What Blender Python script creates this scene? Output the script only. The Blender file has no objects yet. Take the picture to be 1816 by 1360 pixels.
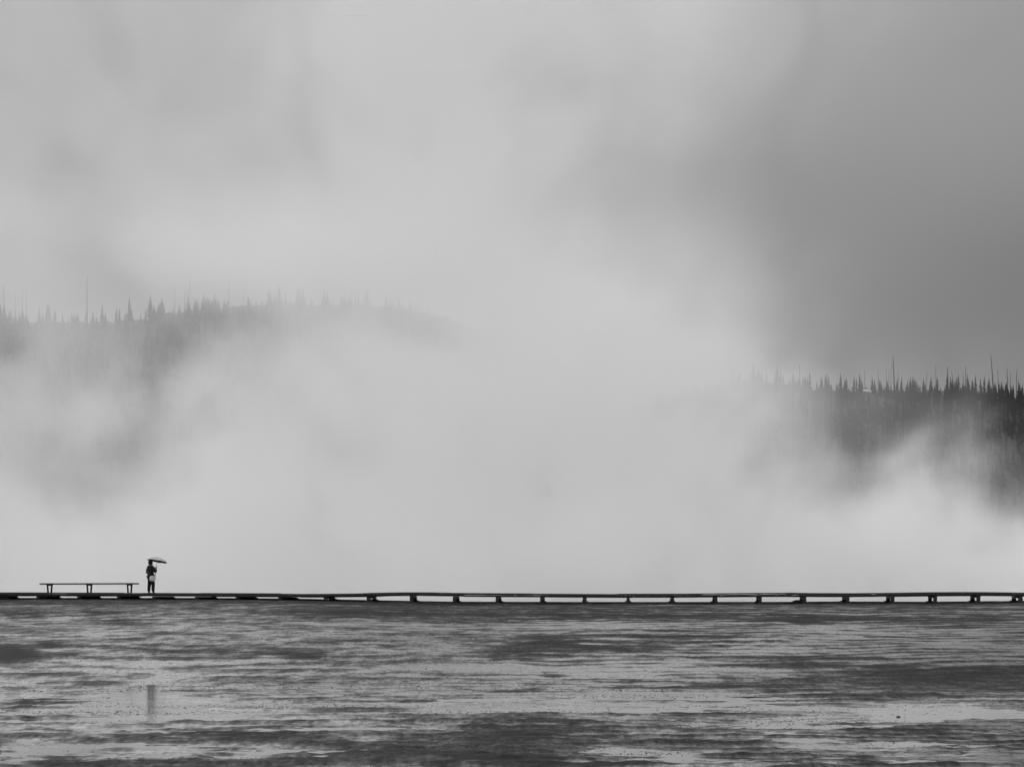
import bpy, bmesh, math, random
import numpy as np
from mathutils import Vector, Matrix

random.seed(7)
RNG = np.random.default_rng(11)
S = bpy.context.scene
COL = S.collection
R = math.radians
F = 3600.0            # focal length of the photograph in its own pixels
HZ = 1063.0           # horizon row
CAM_Z = 1.9

def wx(px, Y): return (px - 908.0) / F * Y
def wz(py, Y): return CAM_Z + (HZ - py) / F * Y
def lerp_tab(t, tab):
    return float(np.interp(t, [a for a, b in tab], [b for a, b in tab]))

# ------------------------------------------------------------------ helpers
def tag(o, label=None, cat=None, group=None, kind=None):
    if label: o['label'] = label
    if cat: o['category'] = cat
    if group: o['group'] = group
    if kind: o['kind'] = kind
    return o

def link(o, parent=None):
    COL.objects.link(o)
    if parent is not None: o.parent = parent
    return o

def empty(name, loc=(0, 0, 0), rz=0.0):
    o = bpy.data.objects.new(name, None)
    o.location = loc; o.rotation_euler = (0, 0, rz); o.empty_display_size = 0.2
    return link(o)

class MB:
    """collects shapes, then links them as ONE mesh object"""
    def __init__(self): self.v = []; self.f = []
    def add(self, vs, fs):
        n = len(self.v); self.v += [tuple(v) for v in vs]
        self.f += [tuple(i + n for i in f) for f in fs]; return self
    def box8(self, p):     # 8 corners: bottom ring then top ring
        return self.add(p, [(3, 2, 1, 0), (4, 5, 6, 7), (0, 1, 5, 4), (1, 2, 6, 5), (2, 3, 7, 6), (3, 0, 4, 7)])
    def box(self, x0, x1, y0, y1, z0, z1):
        return self.box8([(x0, y0, z0), (x1, y0, z0), (x1, y1, z0), (x0, y1, z0), (x0, y0, z1), (x1, y0, z1), (x1, y1, z1), (x0, y1, z1)])
    def bar(self, a, b, w, h, up=(0, 0, 1)):
        a = Vector(a); b = Vector(b); d = (b - a).normalized(); u = Vector(up)
        s = d.cross(u).normalized() * (w / 2); t = s.cross(d).normalized() * (h / 2)
        return self.box8([a - s - t, a + s - t, b + s - t, b - s - t, a - s + t, a + s + t, b + s + t, b - s + t])
    def tube(self, pts, rad, n=8, cap=True):
        pts = [Vector(p) for p in pts]; base = len(self.v); rings = len(pts)
        if not hasattr(rad, '__len__'): rad = [rad] * rings
        for i, p in enumerate(pts):
            d = (pts[min(i + 1, rings - 1)] - pts[max(i - 1, 0)]).normalized()
            ref = Vector((0, 0, 1)) if abs(d.z) < 0.9 else Vector((1, 0, 0))
            s = d.cross(ref).normalized(); t = s.cross(d)
            for k in range(n):
                a = 2 * math.pi * k / n
                self.v.append(tuple(p + (s * math.cos(a) + t * math.sin(a)) * rad[i]))
        for i in range(rings - 1):
            for k in range(n):
                a = base + i * n + k; b = base + i * n + (k + 1) % n
                self.f.append((a, b, b + n, a + n))
        if cap:
            self.f.append(tuple(base + k for k in reversed(range(n))))
            self.f.append(tuple(base + (rings - 1) * n + k for k in range(n)))
        return self
    def mesh(self, name, mat, smooth=False):
        m = bpy.data.meshes.new(name); m.from_pydata(self.v, [], self.f); m.validate(); m.update()
        if mat: m.materials.append(mat)
        if smooth: m.polygons.foreach_set('use_smooth', [True] * len(m.polygons))
        return m
    def build(self, name, mat, parent=None, smooth=False, bevel=0):
        me = self.mesh(name, mat, smooth)
        if bevel:
            bm = bmesh.new(); bm.from_mesh(me)
            bmesh.ops.bevel(bm, geom=bm.edges[:], offset=bevel, segments=2, affect='EDGES', clamp_overlap=True)
            bm.to_mesh(me); bm.free()
        return link(bpy.data.objects.new(name, me), parent)

# ---- node expressions -------------------------------------------------
class X:
    """a socket that can be added, multiplied ... inside any node tree"""
    nt = None
    def __init__(self, s): self.s = s
    @staticmethod
    def math(op, *a, clamp=False):
        n = X.nt.nodes.new('ShaderNodeMath'); n.operation = op; n.use_clamp = clamp
        for i, q in enumerate(a):
            if isinstance(q, X): X.nt.links.new(q.s, n.inputs[i])
            else: n.inputs[i].default_value = float(q)
        return X(n.outputs[0])
    def __add__(s, o): return X.math('ADD', s, o)
    __radd__ = __add__
    def __sub__(s, o): return X.math('SUBTRACT', s, o)
    def __rsub__(s, o): return X.math('SUBTRACT', o, s)
    def __mul__(s, o): return X.math('MULTIPLY', s, o)
    __rmul__ = __mul__
    def __truediv__(s, o): return X.math('DIVIDE', s, o)
    def __rtruediv__(s, o): return X.math('DIVIDE', o, s)
    def __neg__(s): return X.math('MULTIPLY', s, -1)
def xexp(a): return X.math('EXPONENT', a)
def xmax(a, b): return X.math('MAXIMUM', a, b)
def xmin(a, b): return X.math('MINIMUM', a, b)
def xclamp(a): return X.math('ADD', a, 0.0, clamp=True)
def xabs(a): return X.math('ABSOLUTE', a)
def sig(a): return 1.0 / (1.0 + xexp(-a))
def smooth(a, lo, hi):
    t = xclamp((a - lo) / (hi - lo)); return t * t * (3.0 - 2.0 * t)
def gauss(*pairs):          # (socket, centre, width)
    e = None
    for s, c, w in pairs:
        q = (s - c) / w; q = q * q
        e = q if e is None else e + q
    return xexp(-e)
def sep(vec):
    n = X.nt.nodes.new('ShaderNodeSeparateXYZ'); X.nt.links.new(vec, n.inputs[0])
    return [X(o) for o in n.outputs]
def comb(x, y, z):
    n = X.nt.nodes.new('ShaderNodeCombineXYZ')
    for i, q in enumerate((x, y, z)):
        if isinstance(q, X): X.nt.links.new(q.s, n.inputs[i])
        else: n.inputs[i].default_value = q
    return n.outputs[0]
def noise(vec, scale=1.0, detail=3.0, rough=0.5, dist=0.0):
    n = X.nt.nodes.new('ShaderNodeTexNoise'); n.noise_dimensions = '3D'
    X.nt.links.new(vec, n.inputs['Vector'])
    n.inputs['Scale'].default_value = scale; n.inputs['Detail'].default_value = detail
    n.inputs['Roughness'].default_value = rough; n.inputs['Distortion'].default_value = dist
    return X(n.outputs[0])
def mixf(a, b, t): return a * (1.0 - t) + b * t

def material(name):
    m = bpy.data.materials.new(name); m.use_nodes = True
    X.nt = m.node_tree; b = m.node_tree.nodes['Principled BSDF']
    return m, b
def setin(b, name, v):
    if isinstance(v, X): X.nt.links.new(v.s, b.inputs[name])
    elif name in ('Base Color',): b.inputs[name].default_value = (v, v, v, 1)
    else: b.inputs[name].default_value = v
def tc(kind='Object'):
    n = X.nt.nodes.new('ShaderNodeTexCoord'); return n.outputs[kind]
def bump(b, h, strength, dist):
    n = X.nt.nodes.new('ShaderNodeBump'); n.inputs['Strength'].default_value = strength
    n.inputs['Distance'].default_value = dist
    X.nt.links.new(h.s, n.inputs['Height']); X.nt.links.new(n.outputs[0], b.inputs['Normal'])

def gray_mat(name, lo, hi, scale=6.0, rough=0.7, stretch=(1, 1, 1), bmp=0.3, spec=0.4, detail=4):
    m, b = material(name)
    mp = X.nt.nodes.new('ShaderNodeMapping'); X.nt.links.new(tc(), mp.inputs[0])
    mp.inputs['Scale'].default_value = stretch
    n = noise(mp.outputs[0], scale, detail, 0.6)
    t = smooth(n, 0.3, 0.7)
    c = mixf(X.math('ADD', lo, 0), X.math('ADD', hi, 0), t)
    setin(b, 'Base Color', c); setin(b, 'Roughness', mixf(X.math('ADD', rough, 0), X.math('ADD', min(1, rough + .15), 0), t))
    b.inputs['Specular IOR Level'].default_value = spec
    if bmp: bump(b, n, bmp, 0.01)
    return m

M = {}
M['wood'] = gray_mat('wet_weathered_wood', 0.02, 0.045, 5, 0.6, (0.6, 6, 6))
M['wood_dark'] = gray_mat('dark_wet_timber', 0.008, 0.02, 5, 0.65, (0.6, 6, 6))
M['bark'] = gray_mat('dead_grey_bark', 0.03, 0.075, 3, 0.9, (4, 4, .5))
M['needles'] = gray_mat('conifer_needles', 0.007, 0.02, 1.5, 0.85, bmp=0)
M['needles_b'] = gray_mat('conifer_needles_paler', 0.01, 0.026, 1.5, 0.85, bmp=0)
M['hill'] = gray_mat('forest_floor', 0.008, 0.018, 0.2, 0.95, bmp=0)
M['snow'] = gray_mat('old_snow', 0.4, 0.55, 1.0, 0.8)
M['coat'] = gray_mat('black_coat_cloth', 0.005, 0.012, 14, 0.85)
M['trousers'] = gray_mat('dark_trouser_cloth', 0.004, 0.009, 18, 0.9)
M['leather'] = gray_mat('boot_leather', 0.008, 0.016, 20, 0.5)
M['skin'] = gray_mat('skin', 0.16, 0.2, 12, 0.55, bmp=0.05)
M['hair'] = gray_mat('dark_hair', 0.008, 0.016, 30, 0.5, (1, 1, .2))
M['eye'] = gray_mat('eye', 0.01, 0.02, 4, 0.2, bmp=0)
M['bag'] = gray_mat('pale_bag_cloth', 0.42, 0.62, 9, 0.8)
M['strap'] = gray_mat('grey_strap', 0.04, 0.07, 9, 0.8)
M['canopy'] = gray_mat('pale_umbrella_fabric', 0.36, 0.5, 5, 0.6, bmp=0.05)
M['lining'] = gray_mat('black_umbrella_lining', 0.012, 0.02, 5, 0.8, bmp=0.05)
M['metal'] = gray_mat('umbrella_steel', 0.3, 0.4, 9, 0.35, bmp=0)
M['crumb'] = gray_mat('torn_mat_crumb', 0.012, 0.11, 2.5, 0.7, bmp=0, detail=5)
M['stone'] = gray_mat('dark_wet_stone', 0.02, 0.05, 8, 0.5)

# ------------------------------------------------------------------ camera
cam = bpy.data.cameras.new('camera'); co = bpy.data.objects.new('camera', cam); COL.objects.link(co)
co.location = (0, 0, CAM_Z); co.rotation_euler = (R(90), 0, 0)
cam.sensor_width = 36; cam.lens = 36 * F / 1816.0
cam.shift_y = (HZ - 680.0) / 1816.0
cam.clip_start = 0.5; cam.clip_end = 20000
S.camera = co

# ------------------------------------------------------------------ light
SUN_EL, SUN_AZ = R(30), R(-7)       # ahead of the camera, a little right
sd = bpy.data.lights.new('sun', 'SUN'); sd.energy = 1.65; sd.angle = R(32); sd.color = (1, 1, 1)
so = bpy.data.objects.new('sun', sd); COL.objects.link(so)
to_sun = Vector((math.sin(SUN_AZ) * math.cos(SUN_EL), math.cos(SUN_AZ) * math.cos(SUN_EL), math.sin(SUN_EL)))
so.rotation_euler = to_sun.to_track_quat('Z', 'Y').to_euler(); so.location = (0, 0, 60)

w = bpy.data.worlds.new('World'); S.world = w; w.use_nodes = True
X.nt = w.node_tree; bg = w.node_tree.nodes['Background']
sky = X.nt.nodes.new('ShaderNodeTexSky'); sky.sky_type = 'NISHITA'; sky.sun_disc = False
sky.sun_elevation = SUN_EL; sky.sun_rotation = SUN_AZ
sky.air_density = 1.0; sky.dust_density = 1.0; sky.ozone_density = 1.0
bw = X.nt.nodes.new('ShaderNodeRGBToBW'); X.nt.links.new(sky.outputs[0], bw.inputs[0])
d = tc('Generated'); dx, dy, dz = sep(d)
up = xmax(dz, 0.0) + 0.22
cl = noise(comb(dx / up, dy / up, 0.0), 0.55, 4, 0.5, 0.3)       # the cloud deck, in sky directions
u = dx / xmax(dy, 0.05)
bank = xmin(gauss((u - (dz - .15) * .7, 0.27, 0.15), (dz, 0.145, 0.062)) + .5 * gauss((u, 0.11, 0.075), (dz, 0.20, 0.032)), 1.0) * smooth(dy, 0.0, 0.3)
cover = (0.58 + 0.38 * cl) * (1.0 - 0.30 * bank) * (.98 + .3 * smooth(dz, .3, .75)) * (1.0 + 2.6 * smooth(-dy, -.25, .5)) * (.8 + .2 * smooth(dz, .02, .14))
thin = xmin(X(bw.outputs[0]), 5.0)
val = (thin * 0.15 + 3.9) * cover
X.nt.links.new(val.s, bg.inputs['Color']); bg.inputs['Strength'].default_value = 0.15

# ------------------------------------------------------------------ boardwalk plan
# front edge of the boardwalk: nearly square to the view, bending away at its left end
PATH = [(-75, 121.0), (-40, 110.9), (-26.5, 106.6), (-18.5, 103.9), (-12.5, 101.9), (-9.5, 101.0), (-6, 100.65), (5.6, 100.0), (25, 98.9), (75, 96.0)]
def front_y(x): return float(np.interp(x, [p[0] for p in PATH], [p[1] for p in PATH]))
DECK_PY = [(-2000, 1050), (0, 1050.3), (250, 1050.8), (400, 1051.5), (550, 1052.3), (640, 1051.3), (700, 1049.9), (740, 1049.6), (800, 1050.6), (900, 1051.4), (1100, 1052.6), (1200, 1052.6), (1340, 1051.2), (1410, 1050.9), (1440, 1051.6), (1520, 1051.8), (1600, 1050.6), (1680, 1049.6), (1760, 1049.4), (1816, 1050.4), (4000, 1050)]
BOT_PY = [(-2000, 1062.8), (0, 1062.8), (350, 1063), (500, 1064.2), (600, 1066), (700, 1068), (800, 1069.8), (1000, 1070.3), (1200, 1070.4), (1400, 1070.2), (1500, 1069.4), (1650, 1070), (1816, 1068.5), (4000, 1068)]
def px_of(x, y): return 908 + F * x / y
def deck_z(x):
    y = front_y(x); return wz(lerp_tab(px_of(x, y), DECK_PY), y)
def crest_z(x):
    y = front_y(x); return wz(lerp_tab(px_of(x, y), BOT_PY), y)

# ------------------------------------------------------------------ ground
def vnoise(x, y, seed):
    def h(ix, iy):
        n = (ix.astype(np.int64) * 374761393 + iy.astype(np.int64) * 668265263 + seed * 974711) & 0x7fffffff
        n = ((n ^ (n >> 13)) * 1274126177) & 0x7fffffff
        n = n ^ (n >> 16)
        return (n & 0xffff) / 65535.0
    ix = np.floor(x); iy = np.floor(y); fx = x - ix; fy = y - iy
    fx = fx * fx * fx * (fx * (fx * 6 - 15) + 10); fy = fy * fy * fy * (fy * (fy * 6 - 15) + 10)
    a = h(ix, iy); b = h(ix + 1, iy); c = h(ix, iy + 1); e = h(ix + 1, iy + 1)
    return (a * (1 - fx) + b * fx) * (1 - fy) + (c * (1 - fx) + e * fx) * fy - 0.5
def fbm(x, y, seed, octs=4, rough=0.5, ang=0.5):
    s = 0; amp = 1.0; ca, sa = math.cos(ang), math.sin(ang)
    for o in range(octs):
        s = s + amp * vnoise(x, y, seed + o * 17); amp *= rough
        x, y = (x * ca - y * sa) * 2.03 + 7.1, (x * sa + y * ca) * 2.03 - 3.7
    return s

# mats and mounds of the flat: (px, py, half-width px, half-height px, height)
MATS = [(960, 1300, 150, 22, 1.0), (820, 1335, 230, 16, .9), (900, 1262, 90, 9, .8), (430, 1308, 150, 9, .8), (180, 1352, 190, 10, .8), (1240, 1318, 130, 9, .5),
        (1500, 1240, 240, 12, .6), (1750, 1200, 180, 22, .9), (1560, 1195, 140, 16, .7), (1420, 1170, 110, 9, .6), (1640, 1300, 110, 14, .6), (1230, 1262, 60, 6, .5),
        (330, 1228, 150, 7, .7), (60, 1250, 110, 10, .5), (1050, 1352, 120, 10, .8), (1450, 1345, 120, 9, .5),
        (1000, 1142, 110, 12, 1.0), (930, 1158, 70, 9, .8), (1215, 1132, 90, 18, .5), (1110, 1150, 60, 5, .7), (540, 1166, 55, 6, .9), (15, 1160, 55, 17, 1.1), (95, 1143, 28, 5, .9),
        (60, 1087, 60, 5, .8), (180, 1086, 35, 4, .8), (205, 1099, 40, 4, .9), (265, 1096, 20, 3, .5), (690, 1146, 30, 4, .8), (230, 1132, 22, 3, .6), (440, 1150, 140, 14, .35), (450, 1205, 60, 6, .3),
        (800, 1090, 300, 8, .5), (1500, 1098, 320, 6, .5), (640, 1087, 90, 6, .4), (1320, 1215, 120, 10, .4)]
WETS = [(262, 1215, 45, 16, .9), (262, 1250, 70, 26, 1.0), (850, 1262, 120, 12, .9), (250, 1262, 260, 18, .7), (1120, 1240, 170, 14, .7), (1600, 1270, 220, 16, .8), (1120, 1336, 90, 9, .9), (1450, 1325, 90, 7, .9), (1050, 1325, 60, 5, .6), (1390, 1290, 60, 7, .8),
        (120, 1330, 130, 14, .6), (1080, 1190, 170, 10, .6), (900, 1180, 120, 14, .4), (300, 1180, 120, 10, .3), (700, 1110, 150, 8, .2), (1000, 1112, 200, 7, .5), (1330, 1150, 90, 10, .3), (1640, 1250, 200, 8, .5)]
def py_of(Y, Z): return HZ + F * (CAM_Z - Z) / Y

halfU = 0.30
us = np.linspace(-halfU, halfU, 860)
ys = [14.0]
while ys[-1] < 112: ys.append(ys[-1] + min(0.34, max(0.045, 0.00010 * ys[-1] ** 2)))
ys = np.array([-400, -120, -30, -6, 4, 9, 12] + ys + [114, 117, 121, 126, 134, 150, 180, 240, 340, 500, 800, 1400, 2600, 6000])
side = np.array([4, 12, 35, 110, 400, 1500, 6000.])
half = np.maximum(np.maximum(ys, 6) * halfU, 0)[:, None]
Xg = np.concatenate([-(half + side[::-1][None, :]), us[None, :] * np.maximum(ys, 6)[:, None], half + side[None, :]], axis=1)
Yg = np.repeat(ys[:, None], Xg.shape[1], axis=1)
px_c = [p[0] for p in PATH]; fy = np.interp(Xg, px_c, [p[1] for p in PATH])
tabx = np.linspace(-75, 75, 301); cz = np.interp(Xg, tabx, [crest_z(float(t)) for t in tabx])
t = np.clip((Yg - 43.0) / (fy - 43.0), 0, 1)
t = np.where(t < .08, t * t / .16 , t - .04) / .96        # soft toe
base = cz * t
beh = Yg - fy                                   # metres behind the front edge
hump = 0.095 * np.clip(beh / 1.9, 0, 1) * (1 - np.clip((beh - 2.2) / 0.8, 0, 1))
fall = np.clip((beh - 2.3) / 9.0, 0, 1); fall = fall * fall * (3 - 2 * fall)
Zb = base + hump; Zb = Zb * (1 - fall) + 0.7 * fall
ppx = 908 + F * Xg / np.maximum(Yg, 1); ppy = HZ + F * (CAM_Z - Zb) / np.maximum(Yg, 1)
wob = 34 * fbm(Xg * .35, Yg * .16, 71, 3); woy = 8 * fbm(Xg * .3, Yg * .2, 91, 3)
mat = np.zeros_like(Xg)
for (a, b, sx, sy, hgt) in MATS: mat += hgt * np.exp(-(((ppx + wob - a) / sx) ** 2 + ((ppy + woy - b) / sy) ** 2))
for (a, b, sx, sy, hgt) in WETS: mat -= hgt * np.exp(-(((ppx + wob - a) / sx) ** 2 + ((ppy + woy - b) / sy) ** 2))
Yd = Yg + 5.0 * fbm(Xg * .07, Yg * .04, 7, 2)
n1 = fbm(Xg * .16, Yd * .2, 3, 3); n6 = fbm(Xg * .5, Yd * .42, 55, 4, .6); n7 = fbm(Xg * 2.2, Yd * .9, 57, 4, .65)
n2 = fbm(Xg * .42, Yg * 1.05, 5, 5, .58)
n3 = fbm(Xg * 2.6, Yg * 4.0, 9, 3, .6)
n4 = vnoise(Xg * 9.0, Yg * 8.0, 33)
flat = 1 - np.clip((Yg - 44) / 14, 0, 1)
fine = np.exp(-np.maximum(Yg - 20, 0) / 45.0)
rid = np.sin(6.283 * (19.0 * np.log(np.maximum(Yg, 5)) + 1.5 * fbm(Xg * .13, Yg * .1, 141, 4, .6))) * np.clip(.5 + 1.6 * fbm(Xg * .1, Yg * .15, 161, 2), 0, 1)
rid2 = np.sin(6.283 * (36.0 * np.log(np.maximum(Yg, 5)) + 1.6 * fbm(Xg * .16, Yg * .1, 411, 4, .6))) * np.clip((ppx - 650) / 350, .12, 1) * np.clip(.6 + 1.4 * fbm(Xg * .12, Yg * .1, 431, 2), 0, 1)
relief = (0.030 * mat + 0.020 * n1 + 0.040 * n2 + 0.038 * n3 * fine + 0.030 * rid * fine + 0.016 * rid2 * fine) * np.clip((Yg - 10) / 6, 0, 1)
specks = np.clip(n4 - 0.36, 0, 1) * 0.05 * np.clip((n1 + .3) * 2, 0.2, 1) * fine
bias = 0.003
inside = np.clip(-beh / 0.6, 0, 1)
Zg = Zb + np.where(beh < 0, (relief + bias + specks * flat) * (0.35 + 0.65 * flat) * inside, 0)
wet = -.16 + mat * 1.15 + .3 * n2 + .42 * n6 + .62 * n7 + 0.4 * n1 + 0.5 * n3 * fine + .42 * rid * (.35 + .65 * fine) * (1 + .9 * np.clip((ppx - 800) / 400, 0, 1)) + .5 * rid2     # high = dark dry mat
wet = wet + .38 * np.exp(-((ppy - 1086) / 20) ** 2) * np.clip((ppx - 420) / 150, 0.25, 1) * (beh < 0)
pale = np.clip((beh - 3.0) / 4.0, 0, 1)  # unseen sinter behind the boardwalk, made pale to bounce light up into the steam
wet = wet + 0.8 * np.exp(-((py_of(np.maximum(Yg, 1), Zb) - 1066) / 9) ** 2)  # dark strip under the boardwalk: dark mat plus the deck's shade, painted in
nr, nc = Xg.shape
me = bpy.data.meshes.new('ground')
me.vertices.add(nr * nc)
me.vertices.foreach_set('co', np.stack([Xg, Yg, Zg], -1).astype(np.float32).ravel())
ii = np.arange((nr - 1) * (nc - 1)); r_ = ii // (nc - 1); c_ = ii % (nc - 1); a = r_ * nc + c_
quads = np.stack([a, a + 1, a + nc + 1, a + nc], -1).astype(np.int32)
me.loops.add(quads.size); me.loops.foreach_set('vertex_index', quads.ravel())
me.polygons.add(len(quads)); me.polygons.foreach_set('loop_start', (np.arange(len(quads)) * 4).astype(np.int32))
me.polygons.foreach_set('use_smooth', np.ones(len(quads), bool))
me.update(calc_edges=True); me.validate()
at = me.attributes.new('crust_shade', 'FLOAT', 'POINT'); at.data.foreach_set('value', wet.astype(np.float32).ravel())

at = me.attributes.new('sinter_bounce', 'FLOAT', 'POINT'); at.data.foreach_set('value', pale.astype(np.float32).ravel())

m, b = material('mineral_flat')
an = X.nt.nodes.new('ShaderNodeAttribute'); an.attribute_name = 'sinter_bounce'; sinter_bounce = X(an.outputs['Fac'])
an = X.nt.nodes.new('ShaderNodeAttribute'); an.attribute_name = 'crust_shade'; crust_shade = X(an.outputs['Fac'])
P = tc('Object'); gx, gy, gz = sep(P)
s1 = noise(comb(gx * 1.5, gy * 1.3, 0.0), 1.0, 7, .7, .6)
s2 = noise(comb(gx * 2.4, gy * 2.0, 3.0), 2.0, 6, .68)
s3 = noise(P, 9.0, 3, .6); s4 = noise(comb(gx * 6.0, gy * 1.6, 9.0), 1.8, 6, .75)
k = smooth(crust_shade + 1.8 * (s1 - .5) + 1.6 * (s2 - .5) + 3.0 * (s4 - .5), -0.7, 1.1)
s5 = noise(comb(gx * .3, gy * .45, 21.0), 1.0, 6, .65, .5)
film = 1.0 - smooth(crust_shade + 1.5 * (s1 - .5) + 2.4 * (s5 - .5) + 1.6 * (s4 - .5), -.9, .55)       # standing wet sheen
alb = mixf(X.math('ADD', .12, 0), X.math('ADD', .022, 0), k) * (0.7 + 0.6 * s3)
alb = mixf(alb, 0.5 + .2 * s3, sinter_bounce)
setin(b, 'Base Color', alb)
setin(b, 'Roughness', mixf(X.math('ADD', .7, 0), X.math('ADD', .26, 0), film))
b.inputs['IOR'].default_value = 1.33
setin(b, 'Specular IOR Level', mixf(X.math('ADD', .06, 0), X.math('ADD', .40, 0), film))
bump(b, s2 + 0.6 * s3 + 1.2 * s1, 0.55, 0.035)
me.materials.append(m)
tag(link(bpy.data.objects.new('ground', me)), kind='structure')

m, b = material('shallow_water')
setin(b, 'Base Color', .02); b.inputs['IOR'].default_value = 1.33
P = tc('Object'); gx, gy, gz = sep(P)
rip = noise(comb(gx * .35, gy * 1.3, 0.0), 2.0, 5, .62)
setin(b, 'Roughness', 0.08)
bump(b, rip, 0.18, 0.012)
q = MB(); q.add([(-90, -60, 0), (90, -60, 0), (90, 62, 0), (-90, 62, 0)], [(0, 1, 2, 3)])
tag(q.build('water', m), kind='structure')

# crumbs of torn mat and small gravel strewn over the wet flat: beyond counting
def crumbs(n):
    r2 = np.random.default_rng(5)
    Yc = 1 / (1 / 19.0 - r2.random(n * 6) * (1 / 19.0 - 1 / 98.0)); Xc = (r2.random(n * 6) * 2 - 1) * .28 * Yc
    den = fbm(Xc * .25, Yc * .5, 201, 4, .6) + .35 * fbm(Xc * 1.3, Yc * 2.0, 251, 3)
    keep = r2.random(n * 6) < np.clip((den + .02) * 1.5, .01, 1); Xc, Yc = Xc[keep][:n], Yc[keep][:n]
    Y2 = 42 + r2.random(n * 3) * 55; X2 = (r2.random(n * 3) * 2 - 1) * .28 * Y2          # and up the slope
    k2 = r2.random(n * 3) < np.clip((fbm(X2 * .12, Y2 * .12, 301, 3) + .25) * 1.2, .05, 1); Xc = np.concatenate([Xc, X2[k2][:n]]); Yc = np.concatenate([Yc, Y2[k2][:n]])
    iy = np.searchsorted(ys, Yc) - 1; L = len(side)
    ix = np.clip(((Xc / Yc + halfU) / (2 * halfU) * (len(us) - 1)).round().astype(int), 0, len(us) - 1) + L
    Zc = np.maximum(Zg[iy, ix], 0.0)
    sz = r2.lognormal(math.log(.0052), .45, len(Xc)).clip(0, .013) * (1 + np.clip(Yc - 30, 0, 60) / 75) * np.where(np.arange(len(Xc)) >= n, 1.5, 1)
    tpl = np.array([(1, 0, -.3), (.3, .95, -.3), (-.8, .6, -.3), (-.8, -.6, -.3), (.3, -.95, -.3), (.5, .1, .55), (-.3, .3, .7), (-.1, -.45, .5)])
    fc = [(0, 1, 5), (1, 6, 5), (1, 2, 6), (2, 3, 6), (3, 7, 6), (3, 4, 7), (4, 0, 7), (0, 5, 7), (5, 6, 7)]
    N = len(Xc); ang = r2.random(N) * 6.28; sxy = sz[:, None] * np.stack([1 + r2.random(N) * 1.6, 1 + r2.random(N)], -1)
    v = tpl[None] * np.concatenate([sxy, sz[:, None] * .8], -1)[:, None, :] * (1 + .35 * (r2.random((N, 8, 3)) - .5))
    ca, sa = np.cos(ang * .3)[:, None], np.sin(ang * .3)[:, None]
    v = np.stack([v[..., 0] * ca - v[..., 1] * sa + Xc[:, None], v[..., 0] * sa + v[..., 1] * ca + Yc[:, None], v[..., 2] + Zc[:, None]], -1).reshape(-1, 3)
    f = (np.array(fc)[None] + (np.arange(N) * 8)[:, None, None]).reshape(-1, 3)
    mm = bpy.data.meshes.new('mat_crumbs'); mm.from_pydata(v.tolist(), [], f.tolist()); mm.update(); mm.materials.append(M['crumb'])
    tag(link(bpy.data.objects.new('mat_crumbs', mm)), 'dark crumbs and gravel strewn over the wet mineral flat', 'gravel', kind='stuff')
crumbs(30000)

# two stones lying on the flat, and a heap of rubble under the boardwalk
def stone(name, x, y, z, r, seed, label, flat=.6, sx=1.0):
    bm = bmesh.new(); bmesh.ops.create_icosphere(bm, subdivisions=3, radius=1)
    rr = random.Random(seed); offs = [Vector((rr.uniform(-1, 1), rr.uniform(-1, 1), rr.uniform(-1, 1))).normalized() for _ in range(9)]
    for v in bm.verts:
        n = v.co.normalized(); s = 1.0
        for o in offs: s -= 0.30 * max(0, n.dot(o) - .72)
        v.co = Vector((n.x * s * r * sx, n.y * s * r, n.z * s * r * flat))
    mm = bpy.data.meshes.new(name); bm.to_mesh(mm); bm.free(); mm.materials.append(M['stone'])
    o = link(bpy.data.objects.new(name, mm)); o.location = (x, y, z)
    return tag(o, label, 'stone')
Ys = F * CAM_Z / (1271 - HZ); stone('stone', wx(1593, Ys), Ys, .006, .026, 3, 'small dark stone alone on the bright wet streaks at right', .6, 1.5)
Ys = F * CAM_Z / (1326 - HZ); stone('stone', wx(1767, Ys), Ys, .012, .026, 4, 'small dark stone nearest the lower right corner of the flat', .75, 1.2)
xr = wx(1417, 99.6); stone('rubble_heap', xr, front_y(xr) + .6, crest_z(xr) + .06, .17, 8, 'low dark heap of rubble beside a support under the boardwalk', .75, 1.7)

# ------------------------------------------------------------------ boardwalk
DW = 2.05                      # deck width
def dirs(x):
    a = Vector((x - .4, front_y(x - .4), 0)); c = Vector((x + .4, front_y(x + .4), 0))
    d_ = (c - a).normalized(); return d_, Vector((-d_.y, d_.x, 0))
bw_root = empty('boardwalk', (5.6, 100.0, crest_z(5.6)))
tag(bw_root, 'long low wooden boardwalk on short posts running across the whole view', 'boardwalk')
def bpart(mb, name, mat_, parent=bw_root, bevel=0):
    mb.v = [(v[0] - 5.6, v[1] - 100.0, v[2] - bw_root.location.z) for v in mb.v]
    return mb.build(name, mat_, parent, bevel=bevel)
def at_deck(x, off, dz):
    d_, n_ = dirs(x); p = Vector((x, front_y(x), deck_z(x))) + n_ * off; p.z += dz; return p
rr = random.Random(3)
planks = MB(); x = -62.0
while x < 62:
    wpl = 0.2; x2 = x + wpl - .012; j = rr.uniform(-.006, .006); e0 = rr.uniform(-.02, .03); e1 = rr.uniform(-.02, .03)
    lo, hi = -.105 + j, -.06 + j
    planks.box8([at_deck(x, -e0, lo), at_deck(x2, -e0, lo), at_deck(x2, DW + e1, lo), at_deck(x, DW + e1, lo),
                 at_deck(x, -e0, hi), at_deck(x2, -e0, hi), at_deck(x2, DW + e1, hi), at_deck(x, DW + e1, hi)])
    x += wpl
bpart(planks, 'deck', M['wood'])
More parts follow.
